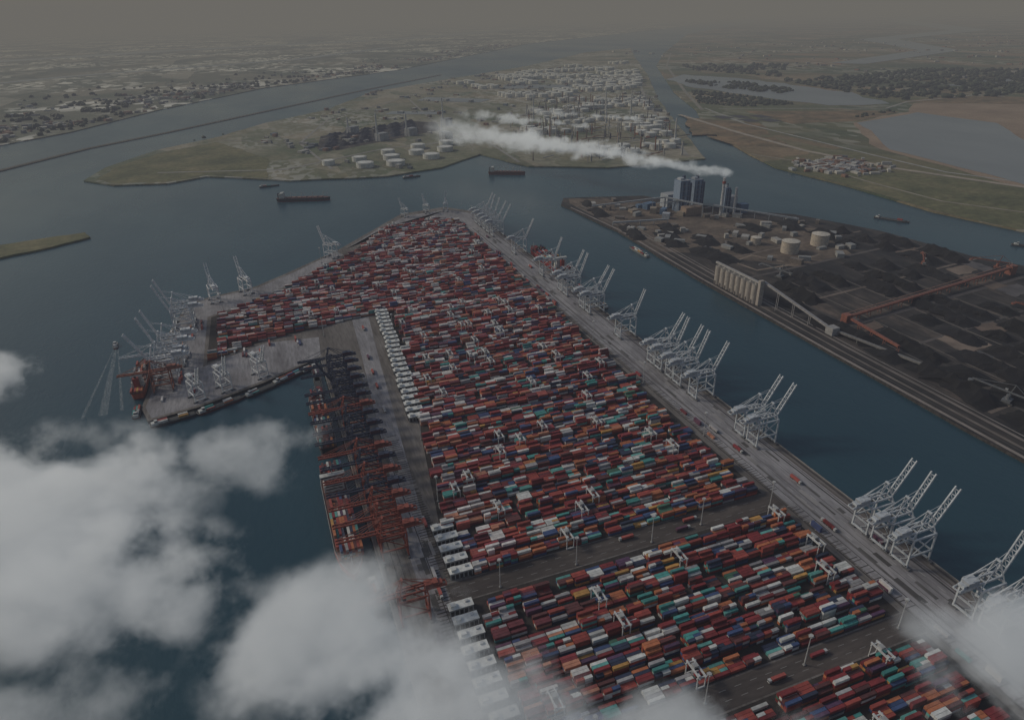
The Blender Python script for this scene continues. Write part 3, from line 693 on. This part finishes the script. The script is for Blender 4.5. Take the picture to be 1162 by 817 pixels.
# polder: roads, reed beds, woods, buildings
pr = B()
pr.strip([(2000,3000),(1900,2400),(1850,1960),(1880,1600),(1990,1240),(2300,900),(3000,200)], 24, 0.5, (0.40,0.34,0.28))
pr.strip([(2250,3150),(2080,2600),(2030,2150),(1990,1800),(1965,1500),(2080,1180),(2400,860)], 12, 0.5, (0.38,0.37,0.35))
pr.strip([(1640,2000),(1700,1800),(1660,1500),(1650,1250),(1800,950)], 9, 0.62, (0.32,0.28,0.22))
pr.strip([(2200,3100),(2600,3850),(3750,5900),(5000,7800)], 20, 0.5, (0.26,0.24,0.20))
pr.strip([(2300,3100),(3000,2700),(3300,2850),(5200,3000),(8000,3300)], 16, 0.5, (0.36,0.35,0.32))
for i,(cx,cy) in enumerate(((2120,2820),(2200,2800),(2290,2760),(2160,2680),(2240,2640))):
    pr.poly([(cx-34,cy-45),(cx+30,cy-55),(cx+38,cy+45),(cx-26,cy+55)],0.8,(0.06,0.06,0.068))
pr.obj('polder_roads', GROUNDP)
REED = ground_mat('reed_bed', [(0.09,0.08,0.04),(0.19,0.135,0.075),(0.30,0.195,0.11)], 1/120, (1,1,1), 0.03)
for z_, pts in ((0.40,[(1700,2450),(1980,2300),(2150,2600),(1960,2900)]),(0.41,[(1700,2180),(1850,2020),(1950,2250),(1740,2400)]),(0.42,[(2350,2950),(2900,2650),(2960,2570),(2560,2440),(2250,2500)]),(0.43,[(3250,2860),(3700,2950),(4200,2500),(3900,2300)])):
    sheet('reed_bed', roughen(pts, 60, 24, z_*100), z_, REED)
db = B()
for k in range(1500):
    z = R.random()
    if z < 0.15: x, y = R.gauss(1745,60), R.gauss(1700,55)
    elif z < 0.5: x, y = R.uniform(4500,12000), R.uniform(3000,9000)
    else:
        t = R.random()*6; i = int(t); a = NB[2+min(i,4)]; c = NB[3+min(i,4)]; u = t-i
        x = a[0]+(c[0]-a[0])*u-abs(R.gauss(120,360)); y = a[1]+(c[1]-a[1])*u+abs(R.gauss(60,300))
    if z >= 0.15 and mnoise.noise(Vector((x/500,y/700,1))) < -0.1: continue
    q = 0.8 if z < 0.15 else 1.3
    db.box(x,y,0.3,R.uniform(10,38)*q,R.uniform(8,22)*q,R.uniform(4,12)*q,R.choice([(0.4,0.4,0.4),(0.5,0.48,0.45),(0.25,0.14,0.1),(0.2,0.2,0.22)]),R.uniform(0,3))
db.obj('town_buildings', ROOF)
wd = B()
def clump(x, y, r, c):
    n = 7; a0 = R.random(); vs = []
    for zz, rr in ((0.2,0.8),(r*0.5,1.0),(r*0.85,0.6)):
        for i in range(n):
            a = a0+2*math.pi*i/n; q = r*rr*R.uniform(0.7,1.2); vs.append((x+q*math.cos(a),y+q*math.sin(a),zz*R.uniform(0.8,1.15)))
    vs.append((x,y,r*R.uniform(0.9,1.2)))
    for k in range(2):
        for i in range(n):
            j = R.uniform(0.6,1.4); wd.f.append(tuple(len(wd.v)+t for t in (k*n+i,k*n+(i+1)%n,(k+1)*n+(i+1)%n,(k+1)*n+i))); wd.c.append((c[0]*j,c[1]*j,c[2]*j))
    for i in range(n): wd.f.append(tuple(len(wd.v)+t for t in (2*n+i,2*n+(i+1)%n,3*n))); wd.c.append(c)
    wd.v += vs
WOODS = [([(2350,3350),(2700,3950),(2780,3500),(2750,3050),(2450,3080)],600,9),([(3000,4500),(3300,4200),(3250,3600),(3000,3500),(2950,4000)],300,12),([(3300,2950),(3600,4200),(5200,4300),(6000,3300),(4200,2700)],1700,15),
         ([(3650,5300),(3900,5900),(4700,5400),(3800,4400)],400,16),([(2400,2500),(2950,2620),(2900,2560),(2520,2420)],160,8),([(-400,3100),(-350,3150),(-60,3420),(-140,3380)],40,8)]
for poly, n, r in WOODS:
    xs = [p[0] for p in poly]; ys = [p[1] for p in poly]
    for k in range(n):
        x, y = R.uniform(min(xs),max(xs)), R.uniform(min(ys),max(ys))
        if inside(x,y,poly) and mnoise.noise(Vector((x/160,y/160,5))) > -0.25:
            j = R.uniform(0.6,1.3); clump(x,y,r*R.uniform(0.6,1.6),(0.034*j,0.045*j,0.024*j))
for k in range(900):
    t = R.random()*4; i = int(t); a = NB[2+i]; c = NB[3+i]; u = t-i; d = abs(R.gauss(0,500))
    x = a[0]+(c[0]-a[0])*u-40-d; y = a[1]+(c[1]-a[1])*u+30+d*0.4
    if mnoise.noise(Vector((x/300,y/300,2))) > 0.0: clump(x,y,R.uniform(9,20),(0.034,0.045,0.024))
wd.obj('woodland', ROOF)

# ------------------------------------------------------------------ atmosphere
m, N, L = newmat('haze'); N.remove(N['Principled BSDF']); out = N['Material Output']
sig = [1/12000, 1/11200, 1/8600]; mxs = max(sig)
ab = N.new('ShaderNodeVolumeAbsorption'); ab.inputs['Color'].default_value = (1-sig[0]/mxs,1-sig[1]/mxs,0,1); ab.inputs['Density'].default_value = mxs
LH = (0.148,0.142,0.130)
em = N.new('ShaderNodeEmission'); e = [sig[i]*LH[i] for i in range(3)]; mx = max(e)  # haze emits an even glow in place of the daylight it would scatter
em.inputs['Color'].default_value = (e[0]/mx,e[1]/mx,e[2]/mx,1); em.inputs['Strength'].default_value = mx
ad = N.new('ShaderNodeAddShader'); L.new(ab.outputs[0],ad.inputs[0]); L.new(em.outputs[0],ad.inputs[1]); L.new(ad.outputs[0],out.inputs['Volume'])
try: m.cycles.homogeneous_volume = True
except Exception: pass
me = bpy.data.meshes.new('haze'); X0,X1,Y0,Y1,Z0,Z1 = -75000,75000,-15000,85000,-60,1800
me.from_pydata([(x,y,z) for z in (Z0,Z1) for x,y in ((X0,Y0),(X1,Y0),(X1,Y1),(X0,Y1))],[],[(3,2,1,0),(4,5,6,7),(0,1,5,4),(1,2,6,5),(2,3,7,6),(3,0,4,7)])
me.materials.append(m); place('haze', me)

def cloud_mat(name, dens, nscale, lum, base=0.72, amp=2.2, step=2.2, plume=False):
    m, N, L = newmat(name); N.remove(N['Principled BSDF']); out = N['Material Output']
    def mt(op, a, b):
        k = N.new('ShaderNodeMath'); k.operation = op
        for s_, i in ((a,0),(b,1)):
            if isinstance(s_,(int,float)): k.inputs[i].default_value = s_
            else: L.new(s_, k.inputs[i])
        return k.outputs[0]
    tc = N.new('ShaderNodeTexCoord')
    if plume:     # drifting plume: narrow at the local -x end, spreading towards +x
        sp = N.new('ShaderNodeSeparateXYZ'); L.new(tc.outputs['Object'], sp.inputs[0])
        wd_ = mt('ADD', mt('MULTIPLY', sp.outputs[0], 0.38), 0.62)
        rad = mt('SQRT', mt('ADD', mt('MULTIPLY', sp.outputs[1], sp.outputs[1]), mt('MULTIPLY', sp.outputs[2], sp.outputs[2])), 0)
        rr = mt('DIVIDE', rad, wd_)
        endf = mt('MINIMUM', mt('MULTIPLY', mt('SUBTRACT', 1.0, sp.outputs[0]), 1.1), 1.0)
        edge = mt('MULTIPLY', endf, mt('MINIMUM', mt('MAXIMUM', mt('MULTIPLY', mt('SUBTRACT', 1.0, rad), 4.0), 0.0), 1.0))
    else:
        ln = N.new('ShaderNodeVectorMath'); ln.operation = 'LENGTH'; L.new(tc.outputs['Object'], ln.inputs[0]); rr = ln.outputs['Value']
        edge = mt('MINIMUM', mt('MAXIMUM', mt('MULTIPLY', mt('SUBTRACT', 1.0, rr), 4.0), 0.0), 1.0)
    n = noise(N, L, worldpos(N, L, (1,1,1.2)), nscale, 6, 0.66)
    d = mt('ADD', mt('MULTIPLY', mt('SUBTRACT', base, rr), 1.3), mt('MULTIPLY', mt('SUBTRACT', n.outputs['Fac'], 0.5), amp))
    d = mt('MULTIPLY', mt('MINIMUM', mt('MAXIMUM', d, 0.0), 0.6), edge)
    d = mt('MULTIPLY', d, dens)
    scn = N.new('ShaderNodeVolumeScatter'); scn.inputs['Color'].default_value = (0.95,0.97,1,1); scn.inputs['Anisotropy'].default_value = 0.2; L.new(d, scn.inputs['Density'])
    em = N.new('ShaderNodeEmission'); em.inputs['Color'].default_value = (0.86,0.93,1,1); L.new(mt('MULTIPLY', d, lum), em.inputs['Strength'])  # added glow stands in for light scattered many times inside the vapour
    ad = N.new('ShaderNodeAddShader'); L.new(scn.outputs[0],ad.inputs[0]); L.new(em.outputs[0],ad.inputs[1]); L.new(ad.outputs[0],out.inputs['Volume'])
    try: m.cycles.volume_step_rate = step
    except Exception: pass
    return m
CM = cloud_mat('cloud_vapour', 0.10, 1/56, 0.145, 0.76, 5.0, 1.8); CM2 = cloud_mat('cloud_wisp', 0.045, 1/40, 0.15, 0.66, 4.4)
SM = cloud_mat('steam_vapour', 0.055, 1/65, 0.21, 0.55, 5.6, 0.7, True)
# ellipsoidal hull: the vapour field is zero beyond radius 1
import bmesh
bm = bmesh.new(); bmesh.ops.create_icosphere(bm, subdivisions=3, radius=1.03)
ell = bpy.data.meshes.new('cloud_hull'); bm.to_mesh(ell); bm.free()
box_me = bpy.data.meshes.new('plume_hull')
box_me.from_pydata([(x,y,z) for z in (-1,1) for x,y in ((-1,-1),(1,-1),(1,1),(-1,1))],[],[(3,2,1,0),(4,5,6,7),(0,1,5,4),(1,2,6,5),(2,3,7,6),(3,0,4,7)])
def cloud(name, mat, x, y, z, rx, ry, rz, rot=0.35, hull_me=None):
    me = (hull_me or ell).copy(); me.materials.append(mat); o = place(name, me, (x,y,z), -rot); o.scale = (rx,ry,rz); return o
for (mat,x,y,z,rx,ry,rz) in ((CM,-160,402,195,118,98,36),(CM,-100,312,196,80,56,28),(CM,0,228,200,72,60,28),(CM,34,176,196,78,46,26),
        (CM2,-34,402,202,58,50,22),(CM,-222,596,200,44,38,20),(CM,110,142,190,82,32,18),(CM,266,108,200,62,44,28),(CM2,-112,232,198,66,48,20)):
    cloud('cloud', mat, x, y, z, rx, ry, rz)
def plume(p, q, z, ry, rz):
    a = math.atan2(q[1]-p[1], q[0]-p[0]); l = math.hypot(q[1]-p[1], q[0]-p[0])/2
    cloud('steam_plume', SM, (p[0]+q[0])/2, (p[1]+q[1])/2, z, l, ry, rz, -a, box_me)
plume((1060,1355),(620,2460), 106, 160, 52)
plume((1150,2300),(820,2900), 90, 70, 36)
plume((1500,2350),(1150,2900), 80, 60, 30)

# ------------------------------------------------------------------ light
EL, AZ = math.radians(34), math.radians(-55)
w = bpy.data.worlds.new('World'); scene.world = w; w.use_nodes = True
N = w.node_tree.nodes; L = w.node_tree.links
sk = N.new('ShaderNodeTexSky'); sk.sky_type = 'NISHITA'; sk.sun_disc = False; sk.sun_elevation = EL; sk.sun_rotation = AZ % (2*math.pi)
sk.dust_density = 2.5; sk.altitude = 400
L.new(sk.outputs[0], N['Background'].inputs['Color']); N['Background'].inputs['Strength'].default_value = 0.085
sun = bpy.data.lights.new('sun','SUN'); sun.energy = 1.5; sun.angle = math.radians(10); sun.color = (1,0.95,0.88)
so = bpy.data.objects.new('sun', sun); scene.collection.objects.link(so)
sv = Vector((math.sin(AZ)*math.cos(EL), math.cos(AZ)*math.cos(EL), math.sin(EL)))
so.rotation_euler = sv.to_track_quat('Z','Y').to_euler(); so.location = (0,0,1000)

# ------------------------------------------------------------------ camera
cam = bpy.data.cameras.new('camera'); cam.sensor_width = 36; cam.lens = 773/1162*36; cam.clip_start = 1; cam.clip_end = 200000
co = bpy.data.objects.new('camera', cam); scene.collection.objects.link(co); scene.camera = co
P = math.atan((408.5-17.5)/773)
rot = Matrix.Rotation(math.radians(-20.15),3,'Z') @ Matrix.Rotation(math.pi/2-P,3,'X') @ Matrix.Rotation(-math.atan(25/1162),3,'Z')
co.rotation_euler = rot.to_euler(); co.location = (0,0,450)
